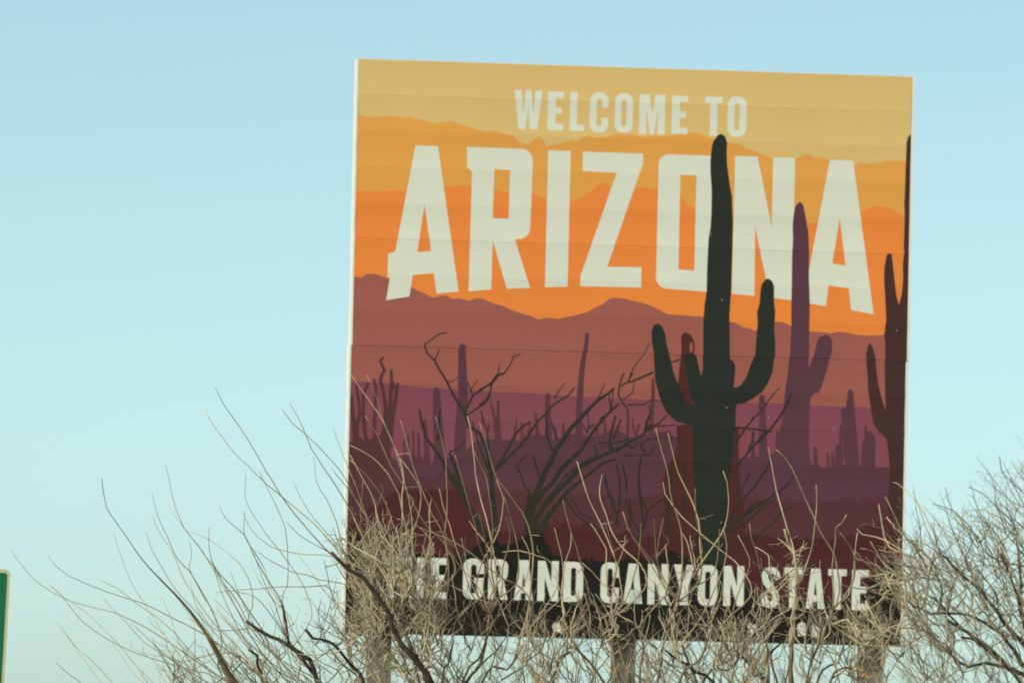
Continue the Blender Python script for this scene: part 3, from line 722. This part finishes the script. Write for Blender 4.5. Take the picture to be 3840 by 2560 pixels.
class Tree:
    def __init__(self, px, y, label, fork_h, lean=0.0, name='bare_tree', group='leafless desert trees'):
        base = at(px, 2560, y)
        self.y = y
        self.root = Vector((base.x, y, 0.0))
        self.e = empty(name, self.root, label, 'tree', group)
        self.fork = self.root + Vector((lean, 0, fork_h))
        self.nodes = []                  # (point, radius)
        tb = Tubes()
        pts = catmull([self.root + Vector((0, 0, -0.3)), self.root + Vector((lean * .1, 0.05, fork_h * 0.45)), self.fork], 0.12)
        tb.add(pts, 0.15, 0.10, 9, 0.06)
        tb.build('trunk', BARK, self.e, self.root)
        self.nodes.append((self.fork.copy(), 0.08))
        self.tw = {TAN: Tubes(), GREY: Tubes(), MID: Tubes(), DRY: Tubes()}
    def path(self, spots, y0, y1, to_fork=True, join_stem=False):
        """spots run tip -> base; depth drifts from y0 (base) to y1 (tip)"""
        n = len(spots)
        pts = [at(p[0], p[1], self.y + y0 + (y1 - y0) * (1 - i / (n - 1))) for i, p in enumerate(spots)]
        if to_fork:
            b = pts[-1]
            d = (pts[-1] - pts[-2]).normalized()
            near = None
            if join_stem:                # grow out of the nearest thicker stem below
                for q, rq in self.nodes:
                    if rq > 0.008 and q.z < b.z - 0.12:
                        c = (q - b).length + 3.0 * max(0.0, abs(q.x - b.x) - 0.55 * (b.z - q.z))
                        if near is None or c < near[0]:
                            near = (c, q)
            if near and near[0] > 1.3: near = None
            g = near[1].copy() if near else self.fork + Vector((rng.uniform(-.06, .06), rng.uniform(-.06, .06), rng.uniform(-.12, .03))) * (0.0 if near else 1.0)
            L = (g - b).length
            q1 = b + d * min(0.45 * L, 0.5)
            q1 = q1.lerp(b.lerp(g, 0.4), 0.4)
            pts += [q1, q1.lerp(g, 0.5) + Vector((rng.uniform(-.05, .05), rng.uniform(-.05, .05), 0)), g]
        out = catmull(pts, 0.06)
        kink = 0.0016 if join_stem else 0.006
        for i in range(1, len(out) - 1):
            if rng.random() < .45:
                out[i] = out[i] + Vector((rng.gauss(0, kink), rng.gauss(0, kink), rng.gauss(0, kink)))
        return out
    def limb(self, spots, w_tip, w_base, y0=0.0, y1=0.0, name='limb', mat=None, to_fork=True, grow=1.6, pw=None):
        pts = self.path(spots, y0, y1, to_fork, name == 'branch')
        tb = Tubes()
        rt, rb = w_tip * PXM / 2, w_base * PXM / 2 * (grow if to_fork else 1.0)
        tb.add(pts, rt, rb, 7 if w_base > 14 else 5, 0.05, pw if pw else 1.5 if name == 'limb' or w_base > 14 else 1.0)
        tb.build(name, mat or BARK, self.e, self.root)
        k = len(pts)
        for i in range(0, k, 2):
            self.nodes.append((pts[i], rt + (rb - rt) * i / (k - 1)))
        return pts
    def wand(self, spots, w=9, tip=3.5, y0=None, y1=None, mat=None, to_fork=True):
        y0 = rng.uniform(-.25, .25) if y0 is None else y0
        y1 = y0 + rng.uniform(-.7, .5) if y1 is None else y1
        return self.limb(spots, tip, w, y0, y1, 'branch', mat or WAND, to_fork, 1.1)
    def side_twigs(self, pts, r, density, lmin, lmax, mat, spread=0.9, skip=0.0, depth=1):
        """short twigs standing off a stem"""
        tb = self.tw[mat]
        n = len(pts)
        acc = 0.0
        for i in range(1, n):
            seg = pts[i] - pts[i - 1]
            acc += seg.length * density
            while acc > rng.random():
                acc -= 1.0
                if i / n < skip: continue
                t = seg.normalized()
                perp = t.cross(Vector((rng.uniform(-1, 1), rng.uniform(-1, 1), rng.uniform(-1, 1))))
                if perp.length < 1e-3: continue
                perp.normalize()
                d = (t * rng.uniform(0.1, 0.9) + perp * spread + Vector((0, 0, 0.25))).normalized()
                L = rng.uniform(lmin, lmax)
                tp = self.squiggle(pts[i], d, L, 0.11, 4)
                tb.add(tp, r * rng.uniform(.7, 1.1), r * 0.45, 3, 0.1)
                if depth > 0 and L > 0.12:
                    self.side_twigs(tp, r * 0.8, 9.0, L * .25, L * .55, mat, 1.0, 0.2, depth - 1)
    def squiggle(self, p, d, L, wob, n):
        pts = [p.copy()]
        q = p.copy()
        d = d.copy()
        for i in range(n):
            d = (d + Vector((rng.gauss(0, wob), rng.gauss(0, wob), rng.gauss(0, wob) + 0.04))).normalized()
            q = q + d * (L / n)
            pts.append(q.copy())
        return pts
    def thicket(self, region, count, bias, lmin, lmax, r, mats, dy=0.9, twig=7.0, tl=(0.06, 0.22), wob=0.24, spread=1.0):
        """sprays grown from the tree's own stems; region(px) -> top spot of the crown there"""
        (x0, x1), top, bottom = region
        starts = []
        for _ in range(count):
            px = rng.uniform(x0, x1)
            t = top(px)
            if t >= bottom: continue
            py = bottom - (bottom - t) * rng.random() ** 0.85
            starts.append(at(px, py, self.y + rng.uniform(-dy, dy)))
        starts.sort(key=lambda v: v.z)
        arr = [n[0] for n in self.nodes]
        NA = np.array([[a.x, a.y, a.z] for a in arr])
        for s in starts:
            dz = s.z - NA[:, 2]
            dist = np.sqrt(((NA - np.array(s)) ** 2).sum(1)) + np.where(dz < 0.03, 5.0, 0.0) + np.where(dz < 0.5 * np.abs(NA[:, 0] - s.x), 0.5, 0.0)
            j = int(dist.argmin())
            a = Vector(NA[j])
            mat = rng.choice(mats)
            L = (s - a).length
            mid = a.lerp(s, 0.5) + Vector((rng.uniform(-.08, .08), rng.uniform(-.08, .08), rng.uniform(-.1, .04))) * L
            link = catmull([a, mid, s], 0.09)
            d = (bias + Vector((rng.gauss(0, .5), rng.gauss(0, .45), rng.gauss(0, .35))) * spread).normalized()
            sp = self.squiggle(s, d, rng.uniform(lmin, lmax), wob * 0.45, 7)
            full = link[:-1] + sp
            rr_ = r * rng.uniform(.8, 1.3)
            self.tw[mat].add(full, rr_ * 1.5, rr_ * .5, 4, 0.08)
            self.side_twigs(full, rr_ * .75, twig, tl[0], tl[1], mat, 0.95, 0.0, 1)
            new = np.array([[q.x, q.y, q.z] for q in link[::2]])
            NA = np.vstack([NA, new])
    def finish(self):
        for m, tb in self.tw.items():
            if tb.v:
                tb.build('twigs', m, self.e, self.root, 'stuff')

def interp(tab):
    xs = [a for a, _ in tab]; ys = [b for _, b in tab]
    return lambda x: float(np.interp(x, xs, ys))

# --- the whippy tree left of the sign
t1 = Tree(1190, -7.0, 'leafless tree with long thin whips arching over the sky left of the sign', 1.3)
for pts, wt, wb in ((kB((850,960),(940,1030),(1080,1110),(1250,1200),(1370,1270),(1470,1340),(1510,1450),(1540,1568)), 12, 30),
                    (kB((1200,800),(1230,950),(1250,1100),(1262,1200),(1370,1275)), 8, 20),
                    (kB((1430,1040),(1500,1130),(1650,1160),(1780,1280),(1880,1400),(2000,1568)), 9, 24),
                    (kB((870,1240),(960,1300),(950,1350),(980,1470),(1010,1568)), 8, 18)):
    t1.limb(pts, wt, wb, 0, rng.uniform(-.4, .2))
WA = [
 ((50,890),(110,970),(180,1050),(270,1110),(380,1160),(500,1190),(590,1215),(700,1265),(780,1310),(900,1390),(1000,1460),(1100,1530)),
 ((240,920),(280,970),(350,1025),(440,1065),(540,1105),(650,1140),(740,1170),(850,1225),(960,1280),(1050,1330),(1150,1400),(1230,1460),(1330,1545)),
 ((250,1070),(310,1120),(370,1200),(440,1275),(520,1330),(600,1375),(700,1420),(800,1450),(900,1480),(1000,1510),(1100,1545)),
 ((370,1165),(450,1220),(530,1300),(610,1380),(680,1470),(760,1550)),
 ((290,1260),(350,1340),(400,1400),(450,1440),(520,1510),(570,1568)),
 ((340,1330),(420,1440),(510,1560)),
 ((280,1460),(340,1515),(410,1568)),
 ((575,800),(600,890),(640,1000),(690,1100),(750,1190),(800,1270),(860,1360),(980,1520)),
 ((770,600),(800,720),(850,830),(900,940),(960,1000),(1020,1100),(1080,1210),(1110,1290),(1125,1370),(1105,1450)),
 ((770,715),(800,790),(870,900),(900,970),(940,1060),(1000,1150),(1080,1260),(1200,1380),(1300,1490)),
 ((835,455),(855,530),(870,610),(895,690),(930,775),(1000,870),(1060,950),(1130,1030),(1200,1110),(1255,1190),(1330,1300)),
 ((860,680),(900,740),(945,800),(1030,910),(1070,970),(1120,1060),(1180,1160),(1230,1240),(1300,1330),(1400,1440)),
 ((940,795),(1040,830),(1130,890),(1210,960),(1260,1040),(1280,1110),(1280,1180),(1260,1225)),
 ((740,800),(770,890),(820,980),(880,1080),(960,1170),(1060,1280),(1150,1380),(1250,1480)),
 ((1110,670),(1150,740),(1240,820),(1280,910),(1330,1000),(1380,1080),(1430,1160),(1440,1240),(1460,1320),(1465,1370)),
 ((1245,510),(1245,640),(1300,740),(1370,840),(1420,900),(1480,980),(1540,1080)),
 ((500,1045),(590,1085),(650,1130),(700,1170),(800,1240),(880,1310),(960,1400),(1040,1480),(1090,1568)),
 ((510,1120),(560,1180),(640,1260),(720,1350),(790,1400),(890,1455),(970,1450),(1080,1420)),
 ((960,850),(972,920),(960,985),(1000,1070)),
 ((1240,700),(1240,820),(1300,920)),
 ((1090,1110),(1180,1100),(1300,1090),(1420,1080),(1560,1080),(1650,1075)),
 ((1180,1100),(1290,1130),(1350,1190),(1420,1290),(1480,1380)),
 ((1060,780),(1062,900),(1100,1010),(1180,1120)),
 ((880,1090),(930,1180),(1010,1280),(1130,1400)),
 ((1270,950),(1320,1060),(1390,1150),(1470,1230)),
 ((1100,1180),(1150,1260),(1230,1340),(1330,1430)),
 ((1000,1180),(1080,1290),(1190,1300),(1270,1290)),
]
WA_W = [8, 8, 8, 7, 8, 6, 6, 7, 9, 8, 9, 9, 7, 6, 10, 7, 8, 7, 6, 6, 7, 7, 6, 6, 7, 7, 6]
for w, wd in zip(WA, WA_W):
    p = t1.wand(kA(*w), wd * 0.58, 1.8)
    t1.side_twigs(p, 0.0026, 1.3, .05, .2, GREY, 0.6, 0.55, 1)
for k in range(26):                      # finer whips between the long ones
    xb = rng.uniform(560, 1330)
    L = rng.uniform(200, 620) * (0.6 + 0.4 * (xb - 300) / 1000)
    a = rng.uniform(28, 62)
    yb = 2600 - max(0, (xb - 900)) * 0.25
    pts = [(xb, yb)]
    for j in range(5):
        aa = R(a - 22 * math.sin((j / 4) * math.pi * .5) * rng.uniform(.6, 1.3) + 8)
        pts.append((pts[-1][0] - L / 5 * math.sin(aa), pts[-1][1] - L / 5 * math.cos(aa)))
    t1.wand(pts[::-1], rng.uniform(3.6, 5.2), 1.5, None, None, rng.choice([WAND, DRY, GREY]))
t1.limb(kA((515,530),(525,610),(540,680),(590,755),(650,840),(720,940),(800,1030),(880,1110),(960,1200),(1020,1280),(1070,1360),(1110,1430),(1150,1510),(1190,1568)), 2.5, 22, 0.1, -0.5, 'branch', MID, pw=3.0)
topA = interp([(500, 2560), (700, 2520), (900, 2440), (1050, 2380), (1200, 2330), (1330, 2300), (1450, 2330)])
t1.thicket(((620, 1450), topA, 2640), 95, Vector((-.55, 0, .75)), .15, .45, 0.0031, [GREY, TAN, MID, DRY], twig=5.0, tl=(.05, .18))

# --- the tree in front of the sign's lower left corner
t2 = Tree(1640, -5.2, 'leafless tree with a black slanting limb before the lower left sign corner', 1.5)
t2.limb(kB((1680,290),(1770,380),(1850,450),(2000,550),(2080,650),(2180,790)) + kC((160,900),(180,1020),(240,1140),(330,1260),(430,1360),(500,1430),(560,1568)), 13, 44, -0.75, -1.1)
t2.limb(kC((290,1000),(300,1060),(370,1200),(430,1330),(490,1440)), 12, 26, 0.1, 0.2)
t2.limb(kC((350,720),(260,800),(200,890),(165,930)), 10, 14, -.2, -.3, to_fork=False)
t2.limb(kC((1110,1090),(1100,1200),(1040,1400),(900,1568)), 10, 20, 0.2, 0.3, mat=MID)
t2.limb(kC((0,1075),(80,1095),(190,1130)), 6, 9, 0, -.1, to_fork=False)
for x, y, xb in ((1400, 2330, 1560), (1500, 2260, 1590), (1700, 2400, 1650), (1830, 2380, 1720), (1960, 2420, 1780)):
    t2.limb([(x, y), (x + (xb - x) * .3 + rng.uniform(-15, 15), y + 90), (x + (xb - x) * .65, 2500), (xb, 2620)], 7, 18, 0, rng.uniform(-.5, .5), mat=MID)
for w, wd in ((kA((1040,190),(1080,260),(1130,330),(1190,405),(1260,470),(1340,550),(1430,625),(1520,700),(1600,770),(1680,860),(1730,930)), 9),
              (kA((1090,70),(1130,150),(1200,250),(1260,340),(1330,460),(1390,560),(1440,640),(1500,720),(1570,800),(1640,880),(1700,935)), 9),
              (kA((1310,490),(1350,570),(1400,670),(1440,770),(1455,870),(1460,970),(1455,1080),(1430,1160)), 9),
              (kA((1465,150),(1510,220),(1545,300),(1580,380),(1630,460),(1690,550),(1740,630),(1800,740)), 9),
              (kA((1430,180),(1480,250),(1540,300),(1600,355),(1660,420),(1730,500),(1790,610)), 7),
              (kA((1590,420),(1605,550),(1650,630),(1690,710),(1715,790),(1735,880)), 9),
              (kA((1230,700),(1260,770),(1310,830),(1380,880),(1470,905),(1560,915),(1650,920),(1720,935)), 8),
              (kA((1290,890),(1350,935),(1420,975),(1480,1005),(1560,1020),(1620,1045),(1720,1060)), 8),
              (kA((1500,900),(1560,980),(1620,1070),(1690,1150)), 8), (kA((1640,940),(1660,1020),(1680,1110),(1720,1200)), 8),
              (kA((1690,280),(1740,420),(1800,560),(1850,700)), 6),
              (kA((1450,750),(1520,820),(1600,870),(1690,920)), 6), (kA((1480,540),(1560,690),(1650,800),(1720,880)), 6)):
    t2.wand(w, wd * 0.66, 2.1, 0.0, rng.uniform(-.7, .2))
WB = [
 (c3((110,1030),(200,1160),(330,1345)) + c5((400,110),(450,230),(500,350),(525,480),(510,620),(515,800),(500,1000)), 10),
 (c3((235,1040),(290,1160),(330,1260),(350,1350)) + c5((420,170),(470,300)), 5),
 (c5((225,0),(300,110),(370,260),(430,390),(520,530),(590,660),(650,770),(720,870),(850,1000)), 10),
 (c5((500,30),(540,170),(580,330),(640,500),(690,620),(740,750),(800,850),(850,1000)), 6),
 (c5((110,225),(230,285),(330,360),(400,440),(450,530),(490,610),(510,720),(540,860),(550,1000)), 10),
 (c5((500,330),(570,420),(640,530),(660,620),(650,720),(620,830),(590,900)), 9),
 (c5((770,0),(800,110),(830,230),(850,340),(855,470),(860,600),(860,760),(840,900),(860,1000)), 9),
 (c5((1015,0),(1040,90),(1060,250),(1075,380),(1090,500),(1120,640),(1160,780),(1190,900),(1210,990)), 11),
 (c5((1070,270),(1120,380),(1165,480),(1185,620),(1205,740),(1215,850),(1210,950)), 10),
 (c5((1110,50),(1160,200),(1200,350),(1240,470),(1300,550),(1370,650),(1440,740),(1490,850),(1520,990),(1525,1120),(1515,1250),(1510,1320)), 11),
 (c5((1240,490),(1280,580),(1295,650),(1285,760),(1260,880),(1220,970),(1180,1040),(1130,1130)), 9),
 (c5((1300,620),(1340,750),(1370,860),(1400,980),(1415,1100)), 9),
 (c5((920,300),(960,430),(1000,580),(1040,720),(1080,850),(1100,980),(1140,1080)), 7),
 (c5((1030,810),(1080,880),(1150,970),(1200,1050),(1240,1110)), 9),
 (c5((470,790),(580,830),(720,890),(850,940),(960,1000),(1070,1080),(1180,1170),(1300,1260),(1380,1290)), 10),
 (c5((110,300),(200,470),(260,570),(300,680),(330,800),(390,950)), 8),
 (c5((-40,400),(100,570),(190,690),(250,820),(330,1000)), 9),
 (c5((210,500),(200,620),(190,720),(200,900)), 7),
 (c5((110,340),(220,440),(320,560),(390,680),(440,830),(480,950)), 8),
 (c5((740,640),(720,740),(730,880),(720,1000)), 9), (c5((800,560),(830,700),(880,840),(910,950)), 7), (c5((690,560),(770,680),(830,820),(860,940)), 6),
 (c5((290,640),(320,800),(350,920)), 7), (c5((390,660),(400,790),(410,900)), 7), (c5((600,660),(560,800),(560,930)), 7), (c5((120,700),(200,860),(270,980)), 8),
 (c5((970,940),(1000,1080),(1010,1150)), 6), (c5((1110,760),(1140,900),(1160,990)), 8), (c5((1320,780),(1345,900),(1340,980),(1320,1060)), 8), (c5((1290,1050),(1420,1040),(1560,1080),(1660,1130)), 7),
 (c5((1690,860),(1720,980),(1750,1100)), 7), (c5((1440,930),(1480,1010),(1500,1100)), 6),
]
for w, wd in WB:
    p = t2.wand(w, wd * 0.64, 2.6)
    t2.side_twigs(p, 0.003, 2.2, .04, .16, TAN, 0.7, 0.3, 1)
topB = interp([(1250, 2200), (1300, 2060), (1380, 2050), (1480, 2060), (1600, 2110), (1650, 2190), (1720, 2220), (1850, 2290), (2000, 2330), (2150, 2370), (2250, 2400)])
t2.thicket(((1300, 1660), topB, 2580), 265, Vector((-.25, -.1, .85)), .14, .36, 0.0042, [TAN, TAN, GREY, TAN, DRY], twig=5.2, tl=(.07, .23))
t2.thicket(((1600, 2250), topB, 2640), 85, Vector((-.1, -.1, .9)), .15, .4, 0.0034, [TAN, GREY, DRY, MID], twig=5.0, tl=(.05, .18))

# --- the tree before the middle of the sign
t3 = Tree(2430, -6.0, 'leafless tree with tan whips before the middle of the sign', 1.4)
t3.limb(kD((740,1220),(830,1310),(980,1380),(1080,1460),(1250,1560)), 8, 24, 0.0, -.2)
t3.limb(kD((250,940),(300,1060),(330,1250),(420,1568)), 12, 26, .1, .1, mat=MID)
t3.limb(kD((930,1180),(980,1320),(1050,1480),(1080,1568)), 8, 20, .1, .2)
t3.limb(kC((1750,1568),(1790,1450),(1830,1320),(1930,1260)), 14, 10, .2, .2, to_fork=False)
t3.limb(kC((1700,1350),(1740,1520),(1760,1640)), 7, 16, .2, .4)
for x, y, xb in ((2110, 2330, 2300), (2230, 2260, 2350), (2400, 2350, 2400), (2520, 2290, 2450), (2660, 2380, 2520), (2800, 2420, 2600)):
    t3.limb([(x, y), (x + (xb - x) * .3 + rng.uniform(-15, 15), y + 90), (x + (xb - x) * .65, 2510), (xb, 2630)], 7, 18, 0, rng.uniform(-.5, .5), mat=MID)
WD = [
 (c6((205,95),(240,230),(285,380),(310,520),(330,660),(370,760),(400,880),(410,1000),(410,1150)), 12),
 (c6((300,130),(330,260),(380,440),(440,560),(500,690),(535,800),(550,900),(545,1000),(560,1100)), 12),
 (c6((260,510),(280,600),(330,680),(400,770),(520,880),(640,980),(740,1060),(820,1120)), 9),
 (c6((725,420),(755,510),(770,600),(765,720),(740,850),(680,960),(610,1060),(540,1160)), 12),
 (c6((510,560),(515,760),(540,900),(560,1000)), 7), (c6((730,880),(755,1000),(740,1130),(700,1240)), 9), (c6((840,920),(890,1010),(930,1100),(930,1170),(900,1220)), 10),
 (c6((400,880),(450,980),(480,1100)), 8), (c6((190,800),(200,950),(210,1090)), 6), (c6((265,790),(230,950),(215,1090)), 6), (c6((280,990),(290,1080),(300,1160)), 7),
 (c6((90,830),(85,950),(70,1100)), 7), (c6((470,920),(480,1000),(500,1100)), 6), (c6((-20,860),(60,970),(180,1120),(260,1250)), 9), (c6((700,870),(690,1000),(680,1120)), 6),
 (c5((1865,350),(1910,500),(1960,650),(2020,770),(2080,900),(2130,1020),(2170,1130)), 8),
 (c5((2060,450),(2040,550),(2050,650),(2090,760),(2130,880),(2180,970),(2250,1050),(2352,1140)), 10),
 (c5((1755,650),(1780,760),(1820,900),(1860,1010),(1890,1130)), 9), (c5((1820,900),(1815,1010),(1780,1110)), 8),
 (c5((1970,830),(2040,930),(2090,1020),(2090,1130)), 8), (c5((2220,740),(2260,860),(2310,960),(2370,1040)), 9), (c5((2240,920),(2220,1040),(2190,1120)), 8),
 (c5((2080,820),(2130,980),(2160,1100)), 6), (c5((1900,1130),(1980,1200),(2060,1290),(2200,1400)), 6),
 (c6((930,830),(950,960),(990,1080)), 5),
]
for w, wd in WD:
    p = t3.wand(w, wd * 0.66, 2.7)
    t3.side_twigs(p, 0.003, 2.2, .04, .16, TAN, 0.7, 0.3, 1)
topC = interp([(1900, 2440), (2000, 2400), (2080, 2330), (2150, 2240), (2200, 2210), (2260, 2270), (2340, 2320), (2420, 2290), (2500, 2210), (2570, 2180), (2640, 2260), (2720, 2340), (2820, 2380), (2900, 2400)])
t3.thicket(((1950, 2880), topC, 2640), 200, Vector((-.05, -.1, .9)), .14, .34, 0.0041, [TAN, TAN, GREY, TAN, DRY], twig=4.8, tl=(.06, .22))

# --- the spiky tree right of the middle
t4 = Tree(2985, -4.6, 'leafless tree with an upright spiky leader before the word at lower right', 1.6)
t4.limb(kD((2000,1180),(2002,1400),(1992,1568)), 18, 30, 0, 0, mat=MID)
t4.limb(kD((1760,1290),(1775,1420),(1790,1568)), 12, 20, 0.1, .1, mat=MID)
t4.limb(kD((1180,950),(1280,1090),(1370,1190),(1500,1290),(1620,1400),(1700,1480),(1760,1568)), 10, 24, 0, .2)
t4.limb(kD((1920,1160),(1840,1240),(1790,1300)), 7, 12, 0, 0, to_fork=False)
for x, y, xb in ((2850, 2330, 2930), (3080, 2340, 3010), (3170, 2400, 3040), (3260, 2420, 3080)):
    t4.limb([(x, y), (x + (xb - x) * .3 + rng.uniform(-15, 15), y + 80), (x + (xb - x) * .65, 2510), (xb, 2630)], 7, 16, 0, rng.uniform(-.4, .4), mat=MID)
lead = t4.limb(c6((1200,870),(1230,970),(1270,1050),(1290,1170),(1285,1320),(1275,1480)) + kD((2010,1100),(2000,1200)), 8, 22, 0, -.1, 'branch', TAN, False)
t4.side_twigs(lead, 0.005, 42.0, .05, .2, TAN, 1.0, 0.0, 1)
for w, wd in ((c6((1075,240),(1110,420),(1140,580),(1180,720),(1220,860),(1260,980),(1290,1150)), 8), (c6((1140,260),(1230,350),(1290,470),(1350,610),(1420,760),(1480,890),(1570,1040),(1600,1130)), 9),
              (c6((1445,530),(1450,650),(1440,820),(1420,980),(1390,1090)), 6), (c6((1680,760),(1640,830),(1600,860),(1595,960),(1580,1080)), 7), (c6((975,1010),(1070,1070),(1085,1150),(1100,1250)), 9),
              (c6((1630,900),(1700,990),(1740,1080),(1745,1200)), 9), (c6((1765,900),(1745,1050),(1740,1180)), 7), (c6((1355,960),(1320,1060),(1300,1150)), 7), (c6((1440,1140),(1380,1180),(1310,1260)), 6), (c6((960,1130),(1040,1180),(1150,1250)), 6), (c6((1150,945),(1210,990),(1260,1050)), 6)):
    t4.wand(w, wd * 0.8, 3.2, None, None, TAN)
topD = interp([(2700, 2350), (2800, 2270), (2900, 2180), (2960, 2120), (3020, 2170), (3080, 2290), (3160, 2390), (3260, 2400), (3350, 2420)])
t4.thicket(((2720, 3330), topD, 2640), 120, Vector((0, -.1, .9)), .12, .32, 0.0038, [TAN, TAN, GREY, TAN, DRY], twig=5.5, tl=(.05, .2))
t4.limb(kE((800,760),(860,880),(920,1020),(960,1100),(980,1240)), 7, 13, -.2, -.2, 'branch', TAN)
t4.limb(kE((400,860),(480,990),(620,940),(700,1080),(740,1160)), 6, 12, -.2, -.1, 'branch', TAN)

# --- the wide tree at the right edge
t5 = Tree(4010, -10.2, 'wide twiggy leafless tree filling the lower right corner', 1.7, -0.1)
t5.limb(kE((1430,480),(1450,400),(1490,340),(1540,315),(1600,340),(1630,390),(1700,460),(1780,540),(1900,640),(2000,760),(2100,880),(2160,980),(2250,1080),(2352,1180)), 6, 30, 0, -.4)
t5.limb(kE((1190,730),(1260,810),(1350,850),(1440,880),(1580,885),(1800,900),(2000,1000),(2200,1180)), 6, 22, .2, -.3)
t5.limb(kE((1400,1060),(1500,1150),(1600,1260),(1700,1350),(1810,1410),(1900,1400),(1980,1370),(2100,1400),(2250,1430)), 9, 18, 0, 0)
t5.limb(kE((1600,950),(1700,1020),(1830,1090),(1900,1170),(2050,1280),(2200,1430),(2352,1500)), 10, 30, -.2, -.3)
t5.limb(kE((2120,300),(2180,420),(2240,580),(2290,720),(2310,850),(2380,1100)), 8, 24, -.3, -.5)
t5.limb(kE((2280,150),(2300,300),(2312,500),(2320,800),(2400,1100)), 8, 24, .3, .1)
t5.limb(kE((1450,720),(1560,820),(1680,980),(1850,1110),(2100,1300)), 7, 20, .4, .3)
t5.limb(kE((1740,1120),(1900,1180),(2080,1300)), 8, 16, .1, .1)
for w, wd in ((kF((640,370),(730,410),(830,510),(910,580),(940,700),(960,900)), 8), (kF((620,610),(700,680),(740,760),(850,830),(980,850)), 8), (kF((780,580),(850,640),(930,720),(1000,820)), 8), (kF((500,370),(520,460),(570,540),(660,620),(720,760),(820,900)), 6),
              (kF((830,180),(850,280),(930,360),(1000,430)), 6), (kF((300,400),(340,500),(390,640),(480,780),(620,950)), 5), (kF((420,470),(540,510),(620,580),(700,690)), 6), (kF((880,270),(930,380),(990,500),(1040,650)), 7), (kF((860,480),(910,560),(1000,640)), 6),
              (kF((560,680),(620,800),(730,1000),(850,1100)), 8), (kF((320,640),(380,740),(480,830),(600,950)), 7), (kF((200,690),(330,700),(480,790)), 6),
              (c6((1930,680),(1950,800),(1970,920),(2010,1010),(2110,1060),(2250,1120)), 10), (c6((1980,620),(2030,720),(2090,850),(2150,950),(2280,1060)), 9), (c6((1760,870),(1800,910),(1900,930),(1960,950),(2080,1020)), 6),
              (c6((1790,1020),(1890,1045),(1950,1110),(2110,1150),(2250,1180)), 10), (c6((1830,1090),(1900,1160),(1960,1240),(2000,1280),(2110,1260),(2280,1250)), 9), (c6((2040,510),(2090,530),(2160,600),(2250,700)), 6),
              (c6((1650,1300),(1720,1325),(1830,1340),(1960,1380),(2150,1360)), 8), (c6((1800,1280),(1920,1370),(2040,1420),(2200,1400)), 8), (c6((1930,1030),(2010,1055),(2080,1050),(2200,1090)), 7), (c6((1900,1250),(2020,1290),(2150,1290)), 8), (c6((1990,780),(2060,870),(2140,930)), 7),
              (kE((760,1055),(930,1050),(1100,1000),(1300,990),(1600,1000)), 8), (kE((740,1160),(860,1140),(1000,1070),(1150,1030)), 9), (kE((810,1200),(980,1205),(1300,1200),(1500,1190),(1750,1140)), 6), (kE((690,900),(780,980),(860,1050)), 8)):
    t5.wand(w, wd * (0.7 if w[-1][0] > 3560 else 0.85), 2.6, None, None, DRY if w[0][0] > 3440 else TAN)
topE = interp([(3160, 2420), (3220, 2250), (3300, 2120), (3380, 2090), (3450, 2060), (3550, 2010), (3650, 1970), (3740, 1920), (3800, 1880), (3900, 1830)])
t5.thicket(((3180, 3480), topE, 2420), 55, Vector((-.75, -.1, .5)), .15, .36, 0.0038, [TAN, TAN, GREY], twig=5.5, tl=(.05, .18))
t5.thicket(((3400, 3960), topE, 2640), 400, Vector((-.6, -.05, .75)), .18, .42, 0.0027, [DRY, GREY, GREY, TAN, TAN, MID], spread=0.6, twig=5.5, tl=(.05, .2))

# --- scrub standing behind the sign, seen through the gap under it
def scrub(px, y, span, label, count, top):
    t = Tree(px, y, label, 1.2, group='scrub behind the sign')
    for k in range(5):
        x = px + rng.uniform(-.5, .5) * span
        t.limb([(x, top(x) + rng.uniform(20, 90)), (x * .6 + px * .4, 2520), (x * .35 + px * .65, 2640)], 6, 16, 0, rng.uniform(-.5, .5), mat=MID)
    t.thicket(((px - span / 2, px + span / 2), top, 2680), count, Vector((rng.uniform(-.2, .1), 0, .9)), .15, .4, 0.0032, [GREY, MID, DRY], twig=4.5, tl=(.06, .2))
    return t
b1 = scrub(1750, 4.5, 700, 'leafless scrub tree behind the sign, seen below its left half', 70, interp([(1300, 2470), (1600, 2440), (1900, 2430), (2200, 2450)]))
b2 = scrub(2700, 5.5, 800, 'leafless scrub tree behind the sign, seen below its right half', 70, interp([(2200, 2440), (2500, 2420), (2900, 2430), (3100, 2470)]))
for t in (t1, t2, t3, t4, t5, b1, b2):
    t.finish()
